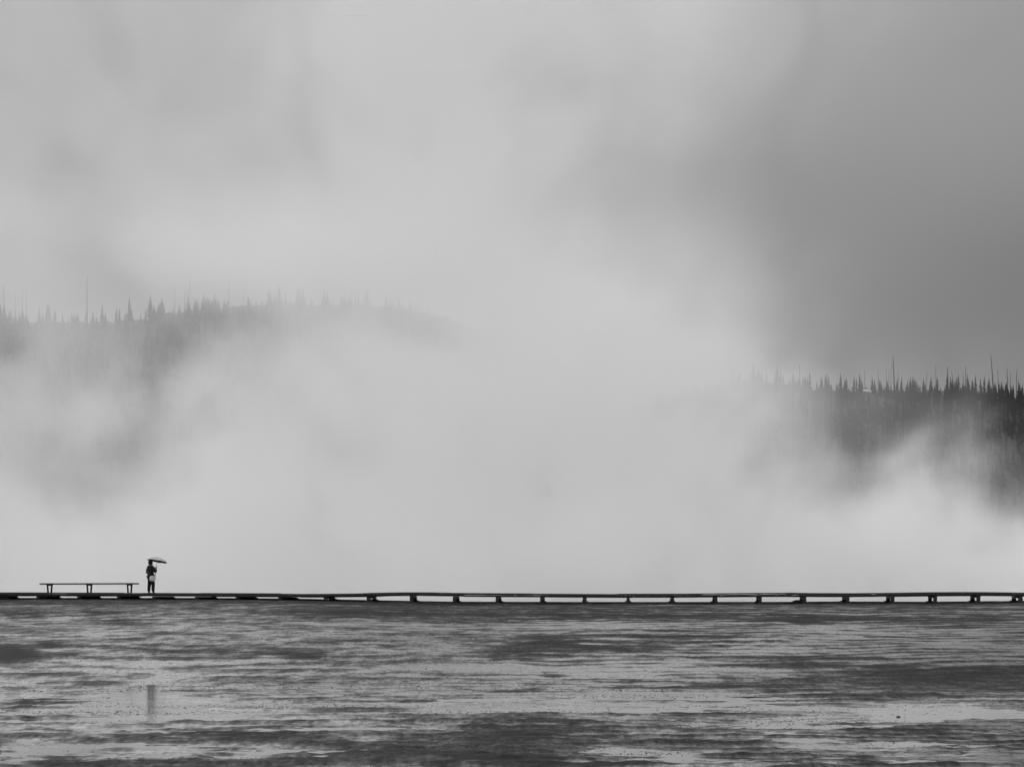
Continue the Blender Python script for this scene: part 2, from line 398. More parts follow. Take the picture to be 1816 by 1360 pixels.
def runner(off, w_, lo, hi, seg, name, mat_, jit=0.016, gap=.01):
    q = MB(); r2 = random.Random(name + str(off)); x = -62.0
    while x < 62:
        L = seg; n = 4; j = r2.uniform(-jit, jit)
        for k_ in range(n):
            xa = x + L * k_ / n; xb = x + L * (k_ + 1) / n - (gap if k_ == n - 1 else 0)
            q.box8([at_deck(xa, off, lo + j), at_deck(xb, off, lo + j), at_deck(xb, off + w_, lo + j), at_deck(xa, off + w_, lo + j),
                    at_deck(xa, off, hi + j), at_deck(xb, off, hi + j), at_deck(xb, off + w_, hi + j), at_deck(xa, off + w_, hi + j)])
        x += L
    return bpart(q, name, mat_)
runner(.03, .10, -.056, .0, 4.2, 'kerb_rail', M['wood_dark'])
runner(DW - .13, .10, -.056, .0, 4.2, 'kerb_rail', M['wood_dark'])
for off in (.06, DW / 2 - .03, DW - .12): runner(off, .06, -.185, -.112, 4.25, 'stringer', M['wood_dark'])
SUP = [-140, -66, 10, 85, 157, 227, 289, 364, 436, 510, 584, 659, 733, 809, 884, 962, 1037, 1114, 1192, 1268, 1346, 1424, 1500, 1579, 1654, 1730, 1804, 1880, 1957]
for i, pxs in enumerate(SUP):
    Yq = 100.0
    for _ in range(6): Yq = front_y(wx(pxs, Yq + 1.0))
    xs = wx(pxs, Yq + 1.0); d_, n_ = dirs(xs)
    # the bent lies across the deck, its middle where the photograph shows it
    xs = xs - n_.x * DW / 2
    g = MB(); j = rr.uniform(-.03, .03)
    zt = deck_z(xs) - .188
    A = Vector((xs, front_y(xs), 0)) + n_ * -.02; B = A + n_ * (DW + .04); A.z = B.z = zt - .045
    g.bar(A, B, .15, .09)
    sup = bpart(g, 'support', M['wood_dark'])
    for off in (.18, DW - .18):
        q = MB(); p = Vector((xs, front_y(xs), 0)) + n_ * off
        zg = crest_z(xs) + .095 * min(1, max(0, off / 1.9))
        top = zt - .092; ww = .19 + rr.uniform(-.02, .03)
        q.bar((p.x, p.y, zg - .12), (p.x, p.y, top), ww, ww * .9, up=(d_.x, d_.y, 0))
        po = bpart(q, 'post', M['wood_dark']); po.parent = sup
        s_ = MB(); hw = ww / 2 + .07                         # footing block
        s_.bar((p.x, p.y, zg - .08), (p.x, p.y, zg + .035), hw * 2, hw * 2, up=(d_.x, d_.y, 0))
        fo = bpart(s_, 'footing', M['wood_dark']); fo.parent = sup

# ------------------------------------------------------------------ bench
xb = wx(147.0, 105.0); bd, bn = dirs(xb); brot = math.atan2(bd.y, bd.x)
xc = xb - bn.x * 1.3
bp = Vector((xc, front_y(xc), deck_z(xc) - .06)) + bn * 1.30
bench = tag(empty('bench', bp, brot), 'long backless wooden bench on three pairs of legs on the boardwalk', 'bench')
BL = 5.65; BH = wz(1034.0, bp.y) - bp.z + .0
for k_, yy in enumerate((-.17, .0, .17)):
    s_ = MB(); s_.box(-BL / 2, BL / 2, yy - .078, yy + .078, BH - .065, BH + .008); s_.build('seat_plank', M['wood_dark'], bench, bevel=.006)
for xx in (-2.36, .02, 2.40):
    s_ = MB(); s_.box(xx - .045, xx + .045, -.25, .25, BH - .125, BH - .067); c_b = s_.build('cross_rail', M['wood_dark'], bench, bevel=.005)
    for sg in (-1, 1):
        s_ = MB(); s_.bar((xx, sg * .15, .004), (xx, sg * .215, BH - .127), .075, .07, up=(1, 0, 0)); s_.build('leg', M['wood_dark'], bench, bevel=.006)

# ------------------------------------------------------------------ person
def skin_mesh(name, chains, mat_, sub=2):
    """chains: lists of ((x,y,z), radius); equal points are shared, so limbs grow from one surface"""
    vs, rs, es, idx = [], [], [], {}
    for ch in chains:
        prev = None
        for p, r in ch:
            key = tuple(round(c, 4) for c in p)
            if key not in idx: idx[key] = len(vs); vs.append(p); rs.append(r)
            i = idx[key]
            if prev is not None and prev != i: es.append((prev, i))
            prev = i
    me_ = bpy.data.meshes.new(name); me_.from_pydata(vs, es, []); me_.update()
    o = bpy.data.objects.new(name, me_); COL.objects.link(o)
    md = o.modifiers.new('skin', 'SKIN'); md.use_smooth_shade = True; md.branch_smoothing = 0.4
    for i, r in enumerate(rs):
        sv = me_.skin_vertices[0].data[i]
        sv.radius = (r, r) if not hasattr(r, '__len__') else r
        sv.use_root = (i == 0)
    md = o.modifiers.new('sub', 'SUBSURF'); md.levels = sub; md.render_levels = sub
    dg = bpy.context.evaluated_depsgraph_get(); dg.update()
    out = bpy.data.meshes.new_from_object(o.evaluated_get(dg)); out.name = name
    bpy.data.objects.remove(o); bpy.data.meshes.remove(me_)
    out.materials.clear(); out.materials.append(mat_)
    return out
def V(*a): return tuple(a)
Yp = 104.6; xp = wx(266.5, Yp); pd, pn = dirs(xp); xq = xp - pn.x * .75
pz = deck_z(xq) - .058
pp = Vector((xq, front_y(xq), pz)) + pn * .75
Yp = pp.y
PROT = R(-50)
person = empty('person', pp, PROT)
tag(person, 'person in black coat and dark trousers standing on the boardwalk under an umbrella', 'person')
def hand(wrist, d_, side_, curl, thumb_dir):
    """palm, five fingers; d_ finger direction, side_ across the palm, curl bends the fingers"""
    wv = Vector(wrist); d_ = Vector(d_).normalized(); s_ = Vector(side_).normalized(); c_ = Vector(curl).normalized()
    palm = wv + d_ * .05; ch = [[(tuple(wv), .026), (tuple(palm), .034)]]
    for k_, (o, L) in enumerate(((-.030, .070), (-.010, .080), (.010, .074), (.029, .058))):
        r0 = palm + d_ * .03 + s_ * o
        r1 = r0 + d_ * L * .35 + c_ * L * .15; r2 = r1 + (d_ * .3 + c_ * .8).normalized() * L * .4; r3 = r2 + (c_ * .8 - d_ * .5).normalized() * L * .3
        ch.append([(tuple(palm), .034), (tuple(r0), .0105), (tuple(r1), .0095), (tuple(r2), .009), (tuple(r3), .008)])
    t0 = wv + d_ * .03 - s_ * .036; t1 = t0 + (d_ * .6 - s_ * .5 + Vector(thumb_dir) * .5).normalized() * .035; t2 = t1 + (d_ * .6 + Vector(thumb_dir) * .7).normalized() * .028
    ch.append([(tuple(palm), .034), (tuple(t0), .014), (tuple(t1), .011), (tuple(t2), .009)])
    return ch
WR = (.205, .175, 1.30); WL = (-.20, .20, .98)          # wrists: right one holds the umbrella, left one bent at the waist
ELR = (.275, .085, 1.10); ELL = (-.29, -.03, 1.10)
SHR = (.175, -.01, 1.385); SHL = (-.175, -.01, 1.385)
HIP = (0, 0, .93)
KR = (.125, .08, .49); KL = (-.115, -.01, .49); AR = (.125, .07, .085); AL = (-.12, -.045, .085)
body = [[(HIP, .135), ((0, .0, 1.06), .125), ((0, -.005, 1.22), .145), ((0, -.01, 1.36), .135), ((0, .0, 1.46), .06), ((0, .012, 1.52), .058), ((0, .02, 1.58), .082), ((0, .018, 1.645), .094), ((0, .012, 1.70), .06)],
        [((0, .02, 1.58), .082), ((0, .105, 1.575), .016)],
        [((0, .02, 1.58), .082), ((.088, .012, 1.59), .018)], [((0, .02, 1.58), .082), ((-.088, .012, 1.59), .018)],
        [((0, -.01, 1.36), .135), (SHR, .062), (ELR, .043), (WR, .026)], [((0, -.01, 1.36), .135), (SHL, .062), (ELL, .043), (WL, .026)],
        [(HIP, .135), ((.095, .0, .86), .09), (KR, .058), ((.125, .06, .33), .056), (AR, .036), ((.135, .175, .03), .03)],
        [(HIP, .135), ((-.09, .0, .86), .09), (KL, .058), ((-.12, -.035, .33), .056), (AL, .036), ((-.135, .06, .03), .03)]]
body += hand(WR, (-.05, .25, .9), (.7, .7, 0), (-.5, .6, .0), (-.3, .6, .2)) + hand(WL, (.5, .7, -.1), (0, .2, -1), (.8, -.2, 0), (.3, .2, .6))
bo = link(bpy.data.objects.new('body', skin_mesh('body', body, M['skin'], 2)), person)
coat = [[((0, 0, .80), .165), (HIP, .168), ((0, .0, 1.06), .152), ((0, -.005, 1.22), .168), ((0, -.01, 1.37), .15), ((0, .0, 1.455), .082), ((0, .0, 1.50), .075)],
        [((0, -.01, 1.37), .15), (SHR, .088), (ELR, .068), ((.215, .16, 1.275), .046)], [((0, -.01, 1.37), .15), (SHL, .088), (ELL, .068), ((-.212, .17, .995), .046)]]
ct = link(bpy.data.objects.new('coat', skin_mesh('coat', coat, M['coat'], 2)), person)
for v in ct.data.vertices:
    if v.co.z > .7: v.co.x *= 1.22; v.co.y *= 1.08
trou = [[((0, 0, .92), .15), ((.105, .0, .84), .118), (KR, .10), ((.125, .06, .33), .09), ((.125, .068, .10), .078)], [((0, 0, .92), .15), ((-.10, .0, .84), .118), (KL, .10), ((-.12, -.035, .33), .09), ((-.12, -.043, .10), .078)]]
link(bpy.data.objects.new('trousers', skin_mesh('trousers', trou, M['trousers'], 2)), person)
for an_, fx, fyy in ((AR, .135, .18), (AL, -.135, .065)):
    bt = skin_mesh('boot', [[((an_[0], an_[1] - .03, .045), .042), ((an_[0], an_[1] + .02, .05), .05), ((fx, fyy - .04, .042), .045), ((fx, fyy + .02, .036), .036)], [((an_[0], an_[1] + .02, .05), .05), ((an_[0], an_[1], .14), .05)]], M['leather'], 2)
    for v in bt.vertices: v.co.z = max(v.co.z, 0.004)
    link(bpy.data.objects.new('boot', bt), person)
def blob(name, cx, cy, cz_, rx, ry, rz_, mat_, parent, cut=None, n=20):
    q = MB()
    for i in range(n + 1):
        th = math.pi * i / n
        for k_ in range(n):
            ph = 2 * math.pi * k_ / n
            q.v.append((cx + rx * math.sin(th) * math.cos(ph), cy + ry * math.sin(th) * math.sin(ph), cz_ + rz_ * math.cos(th)))
    for i in range(n):
        for k_ in range(n):
            f_ = (i * n + k_, i * n + (k_ + 1) % n, (i + 1) * n + (k_ + 1) % n, (i + 1) * n + k_)
            if cut is None or all(cut(q.v[t_]) for t_ in f_): q.f.append(f_)
    return q.build(name, mat_, parent, smooth=True)
blob('hair', 0, -.008, 1.62, .125, .135, .138, M['hair'], person, cut=lambda v: v[1] < .06 or v[2] > 1.665)
for sx in (-1, 1): blob('eye', .032 * sx, .098, 1.625, .013, .01, .01, M['eye'], person, n=8)
q = MB(); q.tube([(-.02, .101, 1.545), (0, .106, 1.543), (.02, .101, 1.545)], .006, 6); q.build('mouth', M['leather'], person, smooth=True)

# bag hanging at the hip
bag = empty('shoulder_bag', pp, PROT); tag(bag, 'pale shoulder bag hanging at the hip of the person in black', 'bag')
q = MB(); n = 24
for (xo, sc) in ((.145, .55), (.165, .9), (.205, 1.0), (.25, .95), (.285, .6)):
    for k_ in range(n):
        a_ = 2 * math.pi * k_ / n; ca, sa = math.cos(a_), math.sin(a_)
        yy = .175 * sc * math.copysign(abs(ca) ** .6, ca); zz = .135 * sc * math.copysign(abs(sa) ** .6, sa)
        q.v.append((xo + .02, -.03 + yy + .02 * sa, .80 + zz - .03 * (1 - abs(ca)) * (zz < 0)))
for i in range(4):
    for k_ in range(n): q.f.append((i * n + k_, i * n + (k_ + 1) % n, (i + 1) * n + (k_ + 1) % n, (i + 1) * n + k_))
q.f.append(tuple(reversed(range(n)))); q.f.append(tuple(4 * n + k_ for k_ in range(n)))
q.build('pouch', M['bag'], bag, smooth=True)
q = MB(); q.box(.315, .328, -.15, .09, .80, .915); q.build('flap', M['bag'], bag, bevel=.004)
q = MB()
for pts in ([(.20, -.20, .88), (.12, -.185, 1.10), (-.02, -.19, 1.30), (-.10, -.12, 1.46), (-.10, -.01, 1.485)], [(.20, .13, .88), (.12, .19, 1.08), (0, .19, 1.26), (-.09, .13, 1.43), (-.10, -.01, 1.485)]):
    q.tube(pts, .016, 6)
q.build('strap', M['strap'], bag, smooth=True)

# umbrella
um = empty('umbrella', pp, PROT); tag(um, 'open umbrella with pale top and black lining held over the person', 'umbrella')
G = Vector((.205, .215, 1.365)); c0 = math.cos(PROT); s0 = math.sin(PROT)
ax = Vector((.075, .10, .99)).normalized()                 # pole direction
q = MB(); q.tube([G - ax * .06, G + ax * .56], .008, 8); q.build('pole', M['metal'], um, smooth=True)
q = MB(); q.tube([G - ax * .12, G - ax * .09, G - ax * .0, G + ax * .05], [.014, .018, .017, .013], 10); q.build('handle', M['leather'], um, smooth=True)
TOP = G + ax * .515
tdir = Vector((.64, .77, 0))                                # towards picture right in the person's own axes
cax = (Vector((0, 0, 1)) + tdir * .15 + Vector((-.77, .64, 0)) * .115).normalized()
e1 = cax.cross(Vector((-tdir.y, tdir.x, 0))).normalized(); e2 = cax.cross(e1).normalized()
def canopy(rad, depth, lift, name, mat_, parent):
    q = MB(); nr_, na = 7, 48
    q.v.append(tuple(TOP + cax * lift))
    for i in range(1, nr_ + 1):
        t_ = i / nr_
        for k_ in range(na):
            a_ = 2 * math.pi * k_ / na; ph = (k_ % 6) / 6.0
            sag = 1 - .055 * t_ * math.sin(math.pi * ph)
            q.v.append(tuple(TOP + cax * (lift - depth * (t_ ** 2) * (1 - .10 * math.sin(math.pi * ph) * t_)) + (e1 * math.cos(a_) + e2 * math.sin(a_)) * rad * t_ * sag))
    for k_ in range(na): q.f.append((0, 1 + k_, 1 + (k_ + 1) % na))
    for i in range(nr_ - 1):
        for k_ in range(na):
            a_ = 1 + i * na + k_; b_ = 1 + i * na + (k_ + 1) % na
            q.f.append((a_, a_ + na, b_ + na, b_))
    return q.build(name, mat_, parent, smooth=True)
can = canopy(.54, .20, 0, 'canopy', M['canopy'], um)
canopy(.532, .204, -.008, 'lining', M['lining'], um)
q = MB(); q.tube([TOP - cax * .004, TOP + cax * .03, TOP + cax * .05], [.012, .009, .004], 8); q.build('ferrule', M['metal'], um, smooth=True)
run = G + ax * .36
for k_ in range(8):
    a_ = 2 * math.pi * k_ / 8; dr = e1 * math.cos(a_) + e2 * math.sin(a_)
    pts = [TOP + cax * (-.016 - .19 * t_ ** 2) + dr * .515 * t_ for t_ in (0, .25, .5, .75, 1)]
    q = MB(); q.tube(pts, .003, 5); rb = q.build('rib', M['metal'], um)
    q = MB(); q.tube([run, pts[2]], .0025, 5); q.build('stretcher', M['metal'], rb)

# ------------------------------------------------------------------ hills
def hill(name, prof, Yr, depth_front, zfoot):
    """prof: (px, py of ridge soil). front slope comes down towards the camera"""
    pxs = np.arange(prof[0][0], prof[-1][0] + 1, 12); rows = 24
    q = MB()
    xs = [wx(p, Yr) for p in pxs]; zr = [wz(lerp_tab(p, prof), Yr) for p in pxs]
    r2 = random.Random(5)
    for j in range(rows + 1):
        t_ = j / rows
        for i in range(len(xs)):
            if j <= 18:
                tt = j / 18; y_ = Yr - depth_front * (1 - tt); z_ = zfoot + (zr[i] - zfoot) * (tt ** .85)
            else:
                tt = (j - 18) / 6; y_ = Yr + 260 * tt; z_ = zr[i] - (zr[i] - zfoot) * tt * tt - 8 * tt
            q.v.append((xs[i] * (y_ / Yr) ** .0, y_, z_ + (r2.uniform(-.5, .5) if 0 < j < rows else 0)))
    nx = len(xs)
    for j in range(rows):
        for i in range(nx - 1):
            a_ = j * nx + i; q.f.append((a_, a_ + 1, a_ + nx + 1, a_ + nx))
    o = q.build(name, M['hill'], None, smooth=True); tag(o, kind='structure')
    def slope(px_, tt):                 # tt 1 = ridge, 0 = foot
        x_ = wx(px_, Yr); zr_ = wz(lerp_tab(px_, prof), Yr)
        return Vector((x_, Yr - depth_front * (1 - tt), zfoot + (zr_ - zfoot) * tt ** .85))
    return slope
YL, YR = 760.0, 660.0
PL = [(-900, 640), (-300, 600), (-60, 572), (60, 570), (150, 572), (200, 572), (260, 566), (300, 556), (380, 548), (450, 543), (540, 540), (620, 541), (680, 545), (740, 552), (800, 566), (870, 592), (950, 640), (1050, 705), (1150, 760), (1260, 860)]
PR = [(900, 880), (1000, 800), (1100, 742), (1200, 704), (1280, 682), (1300, 679), (1340, 674), (1390, 682), (1440, 692), (1500, 694), (1560, 695), (1640, 693), (1690, 691), (1720, 696), (1760, 702), (1816, 708), (1900, 716), (2200, 760), (2700, 800)]
slopeL = hill('hill', PL, YL, 330, 0.2)
slopeR = hill('hill', PR, YR, 300, 0.2)

# ------------------------------------------------------------------ trees
def conifer_crown(seed, H, W, gaps=.12, tiers=15, few=0):
    r2 = random.Random(seed); q = MB()
    for i in range(tiers):
        t_ = i / (tiers - 1); z_ = H * (.10 + .88 * t_); rad = W * (1 - t_) ** .8 * r2.uniform(.7, 1.15) + .05
        nb = few or max(4, int(9 * (1 - t_) + 4)); ph0 = r2.uniform(0, 6.3)
        for k_ in range(nb):
            if r2.random() < gaps: continue
            a_ = ph0 + 6.283 * k_ / nb + r2.uniform(-.25, .25); L = rad * r2.uniform(.65, 1.2); wd = L * .42 + .05; dz_ = -L * r2.uniform(.15, .5); th = H / tiers * r2.uniform(.7, 1.2)
            c_, s_ = math.cos(a_), math.sin(a_)
            tip = (c_ * L, s_ * L, z_ + dz_); ml = (c_ * L * .5 - s_ * wd, s_ * L * .5 + c_ * wd, z_ + dz_ * .4); mr = (c_ * L * .5 + s_ * wd, s_ * L * .5 - c_ * wd, z_ + dz_ * .4)
            top_ = (0, 0, z_ + th); mid = (c_ * L * .55, s_ * L * .55, z_ + dz_ * .2 + th * .35)
            q.add([top_, ml, tip, mr, mid], [(0, 1, 4), (1, 2, 4), (2, 3, 4), (3, 0, 4)])
    q.add([(.06, 0, H * .92), (-.05, .05, H * .92), (-.05, -.05, H * .92), (0, 0, H * 1.04)], [(0, 1, 3), (1, 2, 3), (2, 0, 3)])
    return q
PROTO = []
for s_, (H, W) in enumerate([(6.0, 1.15), (6.6, 1.0), (5.4, 1.25), (7.2, 1.35), (5.8, .85), (6.2, 1.45), (4.6, 1.1), (6.9, 1.2)]):
    cr = conifer_crown(100 + s_, H, W).mesh('crown', M['needles'] if s_ % 3 else M['needles_b'])
    tk = MB().tube([(0, 0, -.8), (.01, 0, H * .4), (0, .01, H * .8)], [.12, .09, .04], 6).mesh('trunk', M['bark'])
    PROTO.append((cr, tk, H))
def conifer(p, hgt, kind, label, group):
    cr, tk, H = PROTO[kind]
    t_ = empty('conifer', p, random.uniform(0, 6.28)); sc = hgt / H
    t_.scale = (sc * random.uniform(.9, 1.15), sc * random.uniform(.9, 1.15), sc)
    tag(t_, label, 'tree', group)
    link(bpy.data.objects.new('crown', cr), t_); link(bpy.data.objects.new('trunk', tk), t_)
    return t_
GL, GR = 'conifers along the skyline of the left ridge', 'conifers along the skyline of the right ridge'
LL, LR = 'hazy grey conifer among many in the treeline of the left ridge', 'dark conifer among many in the treeline of the right ridge'
# conifers the photograph shows standing out: (px, py of tip)
for px_, py_, lab in [(268, 523, 'lone pointed conifer beside the bare gap in the left treeline'), (231, 528, 'conifer just left of the bare gap in the left treeline'), (183, 537, 'narrow conifer right of the tall forked bare trunk on the left ridge')]:
    p = slopeL(px_, .995); conifer(p, wz(py_, p.y) - p.z, [1, 0, 4][int(px_) % 3], lab, None)
spots = []
def ridge(slope, prof, x0, x1, n, top, group, label, Yr):
    r2 = random.Random(n)
    for i in range(n):
        for _ in range(12):                                   # clumps and gaps
            px_ = r2.uniform(x0, x1)
            if r2.random() < .22 + .8 * max(0, .5 + .9 * math.sin(px_ * .043 + 1.3 * math.sin(px_ * .017 + n)) * math.sin(px_ * .11 + n)): break
        if group == GL and 238 < px_ < 258 : continue
        if group == GR and (1582 < px_ < 1594 or 1520 < px_ < 1545 or 1500 < px_ < 1514 or 1372 < px_ < 1393): px_ += 24
        tt = 1 - r2.random() ** 2 * .07
        p = slope(px_, tt)
        tip = top(px_, r2) * r2.uniform(.85, 1.0)
        conifer(p, tip, r2.randrange(8), label, group)
def topL(p, r2): return r2.choice([3.0, 4.0, 4.7, 5.6, 6.8, 4.2, 2.4]) * (1.15 if 330 < p < 560 else 1.0) * (1.25 if p < 110 else 1.0)
def topR(p, r2): return r2.choice([1.6, 2.2, 2.8, 3.4, 4.4, 5.2, 2.6]) * (.75 if p < 1400 else 1.0)
ridge(slopeL, PL, -30, 740, 128, topL, GL, LL, YL)
ridge(slopeR, PR, 1300, 1840, 150, topR, GR, LR, YR)
# the forest covering both slopes reads as one mass
def forest(slope, x0, x1, n, name, lab):
    r2 = random.Random(n); vs, fs = [], []; off = 0
    src = []
    for k_, (H, W) in enumerate([(6.0, 1.2), (6.8, 1.1), (5.2, 1.3), (7.4, 1.4), (5.8, 1.0)]):
        c_ = conifer_crown(300 + k_, H, W, .05, 10, 5); src.append((np.array(c_.v), c_.f, H))
    for i in range(n):
        v, f, H = src[r2.randrange(5)]
        tt = 1 - .065 - r2.random() ** 1.25 * .85
        q_ = r2.uniform(x0, x1)
        if tt > .8 and (1503 < q_ < 1547 or 1372 < q_ < 1393): tt -= .22
        p = slope(q_, tt); sc = r2.uniform(.55, 1.1); a_ = r2.uniform(0, 6.28)
        c_, s_ = math.cos(a_), math.sin(a_); q = v * sc
        vs.append(np.stack([q[:, 0] * c_ - q[:, 1] * s_ + p.x, q[:, 0] * s_ + q[:, 1] * c_ + p.y, q[:, 2] + p.z - .3], -1))
        fs += [tuple(t_ + off for t_ in ff) for ff in f]; off += len(v)
    me_ = bpy.data.meshes.new(name); me_.from_pydata(np.concatenate(vs).tolist(), [], fs); me_.update(); me_.materials.append(M['needles'])
    tag(link(bpy.data.objects.new(name, me_)), lab, 'forest', kind='stuff')
forest(slopeL, -420, 1240, 2600, 'forest', 'hazy conifer forest covering the slope of the left hill')
forest(slopeR, 960, 2300, 3000, 'forest', 'dark conifer forest covering the slope of the right hill')

# bare burnt trunks above the skyline
def snag(px_, tip_py, slope, lean, rad, label, group, seed, nb=7):
    p = slope(px_, .992); H = wz(tip_py, p.y) - p.z; r2 = random.Random(seed); lx = lean * p.y / F
    q = MB(); pts = [(lx * t_ ** 1.3 + r2.uniform(-.04, .04), r2.uniform(-.05, .05), -.6 + (H + .6) * t_) for t_ in (0, .25, .5, .75, 1)]
    q.tube(pts, [rad * 1.3 + .02, rad * 1.15 + .02, rad * .95 + .02, rad * .7 + .02, rad * .4 + .02], 6)
    o = q.build('bare_trunk', M['bark']); o.location = p
    tag(o, label, 'tree', group)
    for k_ in range(nb):
        t_ = r2.uniform(.45, .97); i = min(3, int(t_ * 4)); f_ = t_ * 4 - i
        c_ = Vector(pts[i]).lerp(Vector(pts[i + 1]), f_); a_ = r2.uniform(0, 6.28); L = r2.uniform(.25, .75) * (1.25 - t_)
        e_ = c_ + Vector((math.cos(a_) * L, math.sin(a_) * L, r2.uniform(-.25, .2) * L))
        br = MB().tube([c_, c_.lerp(e_, .5) + Vector((0, 0, -.03)), e_], [.045, .035, .02], 5).build('branch', M['bark'], o)
    return o
SR = [(1584, 632, -3, .17, 'tallest bare trunk at the middle of the right ridge, upright'), (1759, 630, -5, .15, 'tall bare trunk leaning left near the right end of the ridge'),
      (1679, 651, -2, .15, 'bare trunk where the right ridge turns black, first one tall there'), (1689, 659, -4, .07, 'thin leaning trunk just right of the first one over the black trees'), (1417, 646, -1, .10, 'bare trunk alone at the misty left end of the right ridge'),
      (1710, 650, 0, .12, 'bare trunk rising from a dark conifer in the middle of the black trees'), (1768, 656, -2, .08, 'thin bare trunk close on the right of the leaning one'),
      (1784, 653, -1, .11, 'bare trunk right of the leaning one, first of a close pair'), (1788, 661, 1, .07, 'thin shorter trunk of a close pair at right end of the ridge'), (1799, 656, 1, .09, 'last bare trunk near the right edge of the picture')]
for i, (a_, b_, l_, r_, lab) in enumerate(SR): snag(a_, b_, slopeR, l_, r_, lab, 'bare trunks above the right ridge', 40 + i)
for i, (a_, b_, l_) in enumerate([(1555, 654, 0), (1570, 650, -1), (1574, 655, 0), (1590, 656, 1), (1531, 656, 0), (1641, 657, 0), (1657, 648, 0), (1706, 658, -1), (1744, 668, 0), (1465, 660, 0), (1578, 645, 0)]):
    snag(a_, b_, slopeR, l_, .055, 'thin faint bare trunk rising above the right treeline', 'thin bare trunks above the right ridge', 70 + i, 3)
SL = [(157, 490, 0, .20, 'tallest bare trunk on the hazy left ridge, forked near its top'), (334, 494, 6, .13, 'bare trunk leaning right on the left ridge above a cluster of conifers'), (408, 490, 0, .15, 'tall thin upright trunk above the middle of the left ridge'),
      (10, 503, 0, .16, 'bare trunk at the far left edge of the left ridge')]
for i, (a_, b_, l_, r_, lab) in enumerate(SL): snag(a_, b_, slopeL, l_, r_, lab, 'bare trunks above the left ridge', 140 + i)
for i, (a_, b_, l_) in enumerate([(43, 505, 0), (50, 506, 0), (312, 508, 0), (329, 508, 2), (433, 512, 0), (30, 520, 0)]):
    snag(a_, b_, slopeL, l_, .09, 'thin hazy bare trunk rising above the left treeline', 'thin bare trunks above the left ridge', 170 + i, 3)

# old snow lying in the openings of the right ridge
def snow(pts, lab):
    q = MB(); r2 = random.Random(len(lab))
    for (px_, py_, w_, h_) in pts:
        c_ = slopeR(px_, .985); Yq = c_.y; c_.z += .6 + (691 - py_) / F * Yq * .6; n = 14
        ring = []
        for k_ in range(n):
            a_ = 6.283 * k_ / n; rj = r2.uniform(.7, 1.15)
            ring.append((c_.x + math.cos(a_) * rj * w_ / F * Yq, c_.y + math.sin(a_) * rj * 1.2 - 1.0, c_.z + math.sin(a_) * rj * h_ / F * Yq))
        q.add(ring + [(v[0], v[1] + .5, v[2] - .25) for v in ring], [tuple(range(n))] + [(k_, n + k_, n + (k_ + 1) % n, (k_ + 1) % n) for k_ in range(n)])
    tag(q.build('snow_patch', M['snow']), lab, 'snow patch')
snow([(1383, 690, 9, 4)], 'hazy pale snow patch under the misty left end of the right ridge')
snow([(1532, 690, 8, 2.2)], 'brightest snow patch between conifers of the right ridge')
snow([(1508, 689, 5, 2.4)], 'small snow patch left of the brightest one on the right ridge')

# ------------------------------------------------------------------ steam: a bank of vapour standing over the hot pool
def steam(name, lo, hi, res, expr, label, aniso=.35):
    m = bpy.data.materials.new('water_vapour'); m.use_nodes = True; nt = m.node_tree
    nt.nodes.remove(nt.nodes['Principled BSDF'])
    pv = nt.nodes.new('ShaderNodeVolumePrincipled'); pv.inputs['Color'].default_value = (.985, .985, .985, 1)
    pv.inputs['Density'].default_value = 1.0; pv.inputs['Anisotropy'].default_value = aniso
    nt.links.new(pv.outputs[0], nt.nodes['Material Output'].inputs['Volume'])
    ng = bpy.data.node_groups.new('vapour_field', 'GeometryNodeTree')
    ng.interface.new_socket('Geometry', in_out='OUTPUT', socket_type='NodeSocketGeometry')
    X.nt = ng
    P = ng.nodes.new('GeometryNodeInputPosition').outputs[0]
    dens = expr(P)
    vc = ng.nodes.new('GeometryNodeVolumeCube')
    ng.links.new(dens.s, vc.inputs['Density'])
    vc.inputs['Min'].default_value = lo; vc.inputs['Max'].default_value = hi
    for k_, v in zip(('Resolution X', 'Resolution Y', 'Resolution Z'), res): vc.inputs[k_].default_value = v
    sm = ng.nodes.new('GeometryNodeSetMaterial'); sm.inputs['Material'].default_value = m
    ng.links.new(vc.outputs[0], sm.inputs[0])
    out = ng.nodes.new('NodeGroupOutput'); ng.links.new(sm.outputs[0], out.inputs[0])
    vd = bpy.data.volumes.new(name); vd.materials.append(m)
    o = link(bpy.data.objects.new(name, vd))
    md = o.modifiers.new('vapour', 'NODES'); md.node_group = ng
    return tag(o, label, 'steam', kind='stuff')

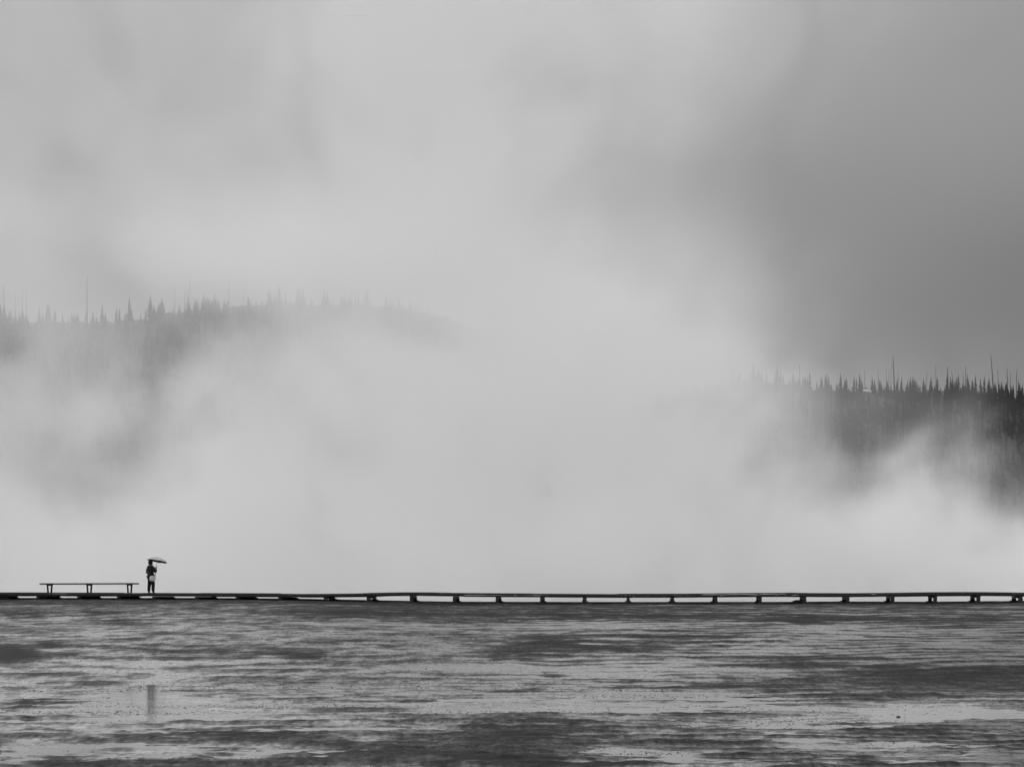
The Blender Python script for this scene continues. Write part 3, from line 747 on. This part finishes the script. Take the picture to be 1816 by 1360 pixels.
def bank_field(P):
    x, y, z = sep(P)
    wv = noise(P, .045, 2, .5); wu = noise(comb(x + 40.0, y, z + 17.0), .045, 2, .5)
    xw = x + 9.0 * (wv - .5); zw = z + 7.0 * (wu - .5)
    n1 = noise(comb(xw, y * .3, z), .085, 6, .62, .4); n2 = noise(comb(xw, y * .3, z * .9 + 50.0), .19, 6, .62, .5)
    d1 = noise(comb(x + 9.0, y * .2, z), .17, 5, .62, .6) - .5; d2 = noise(comb(x, y * .2, z + 33.0), .17, 5, .62, .6) - .5
    xb = xw + 9.0 * d2; zb = z + 13.0 * d1                      # curling edges of the nearer billows
    right = smooth(x, 17.0, 30.0); left = smooth(-x, 4.0, 14.0)
    # low bank over the water
    zl = zb * (1.0 + .45 * right)
    low = (1.5 + 3.3 * smooth(xw, -24.0, -2.0)) * (1.0 - .55 * smooth(-xw, 25.0, 33.0)) * xexp(-((zl - 1.0) / 6.2) * ((zl - 1.0) / 6.2))
    # the main plume, its right side leaning away up to the left
    xe = 2.0 - 1.8 * gauss((z, 32.0, 7.0)) + xmin(xabs(33.0 - z) * 0.95, 11.8)
    core = 3.3 * sig((xe - xb) / (2.0 + .30 * xmin(xmax(z - 20.0, 0.0), 14.0))) * (1.0 - .22 * smooth(xw, -6.0, 4.0) * smooth(z, 16.0, 26.0))
    hole = sig((-11.3 - xw) / 1.7) * gauss((zw, 23.2, 4.4))
    hole = xmin(hole + .9 * smooth(-x, 24.0, 32.0) * gauss((z, 21.0, 4.2)), 1.0)
    core = core * (1.0 - .80 * hole) * (1.0 - .42 * left * gauss((zw, 14.0, 6.0))) * (1.0 - .3 * smooth(-x, 22.0, 34.0)) * (1.0 - .76 * smooth(-xb, -3.0, 26.0) * smooth(zw, 22.0, 32.0))
    core = core * (1.0 - .5 * gauss((x, -36.5, 2.4), (z, 18.0, 5.5)))
    # thin places where the far slope shows faintly
    n3 = noise(comb(xw, y * .1, z * .6 + 90.0), .16, 5, .6, .5)
    pocket = smooth(n3, .48, .66) * (gauss((x, 3.0, 10.0), (z, 11.0, 5.0)) + .9 * left * gauss((z, 9.0, 5.0)))
    core = core * (1.0 - .8 * xmin(pocket, 1.0)); low = low * (1.0 - .7 * xmin(pocket, 1.0))
    # billows climbing at the right
    bil = (3.2 * gauss((xb, 26.0, 9.0), (zb, 3.5, 4.0)) + 1.2 * gauss((xb, 25.4, 2.4), (zb, 7.0, 3.6)) + .4 * gauss((xb, 28.0, 1.7), (zb, 11.0, 4.6))
           + .6 * gauss((xb, 32.6, 2.0), (zb, 6.0, 3.0)))
    veil = 1.1 * gauss((xb, 16.5, 3.4), (z, 10.0, 6.0)) + .35 * gauss((xb, 16.0, 2.6), (z, 15.5, 4.0)) + .9 * gauss((xb, 12.5, 3.0), (z, 14.0, 5.0)) + .16 * gauss((xw, 23.0, 4.5), (z, 14.5, 3.5))
    wisp = .5 * left * gauss((z, 15.0, 9.0)) + .45 * gauss((xw, 3.0, 9.0), (z, 12.0, 12.0)) + .2 * gauss((xb, 12.0, 5.0), (z, 22.0, 6.0))
    soft = smooth(n1, .3, .7) * 1.55 + .22
    puff = smooth(n2, .38, .62)
    near = gauss((y, 129.0, 5.5)) * 4.0          # the billows stand in front, close over the water
    tau = (core * soft * (1.7 * smooth(y, 132.0, 146.0)) + .02 + low * (.4 + 1.2 * puff) * (1.9 * (1.0 - smooth(y, 136.0, 148.0)))
           + (bil * (.35 + puff * 1.2) + veil * (.3 + 1.0 * puff) + wisp * puff * 1.4) * near)
    env = smooth(y, 116.0, 124.0) * (1.0 - smooth(y, 158.0, 172.0))
    ends = (1.0 - smooth(xabs(x), 52.0, 62.0)) * (1.0 - smooth(z, 54.0, 63.0)) * smooth(z, .8, 2.0)
    return xmax(tau, 0.0) * env * ends / 40.0
steam('steam', (-62, 115, .5), (62, 173, 63.5), (190, 64, 97), bank_field, 'white steam rising from the hot spring behind the boardwalk')

# ------------------------------------------------------------------ render settings
S.view_settings.view_transform = 'Standard'; S.view_settings.look = 'None'; S.view_settings.gamma = 1.0
S.view_settings.exposure = -0.82
cy = S.cycles
cy.max_bounces = 16; cy.diffuse_bounces = 3; cy.glossy_bounces = 3; cy.transmission_bounces = 2; cy.volume_bounces = 10
cy.use_adaptive_sampling = True; cy.adaptive_threshold = 0.03
cy.volume_step_rate = 2.5; cy.volume_max_steps = 512
cy.use_denoising = True; cy.sample_clamp_indirect = 6
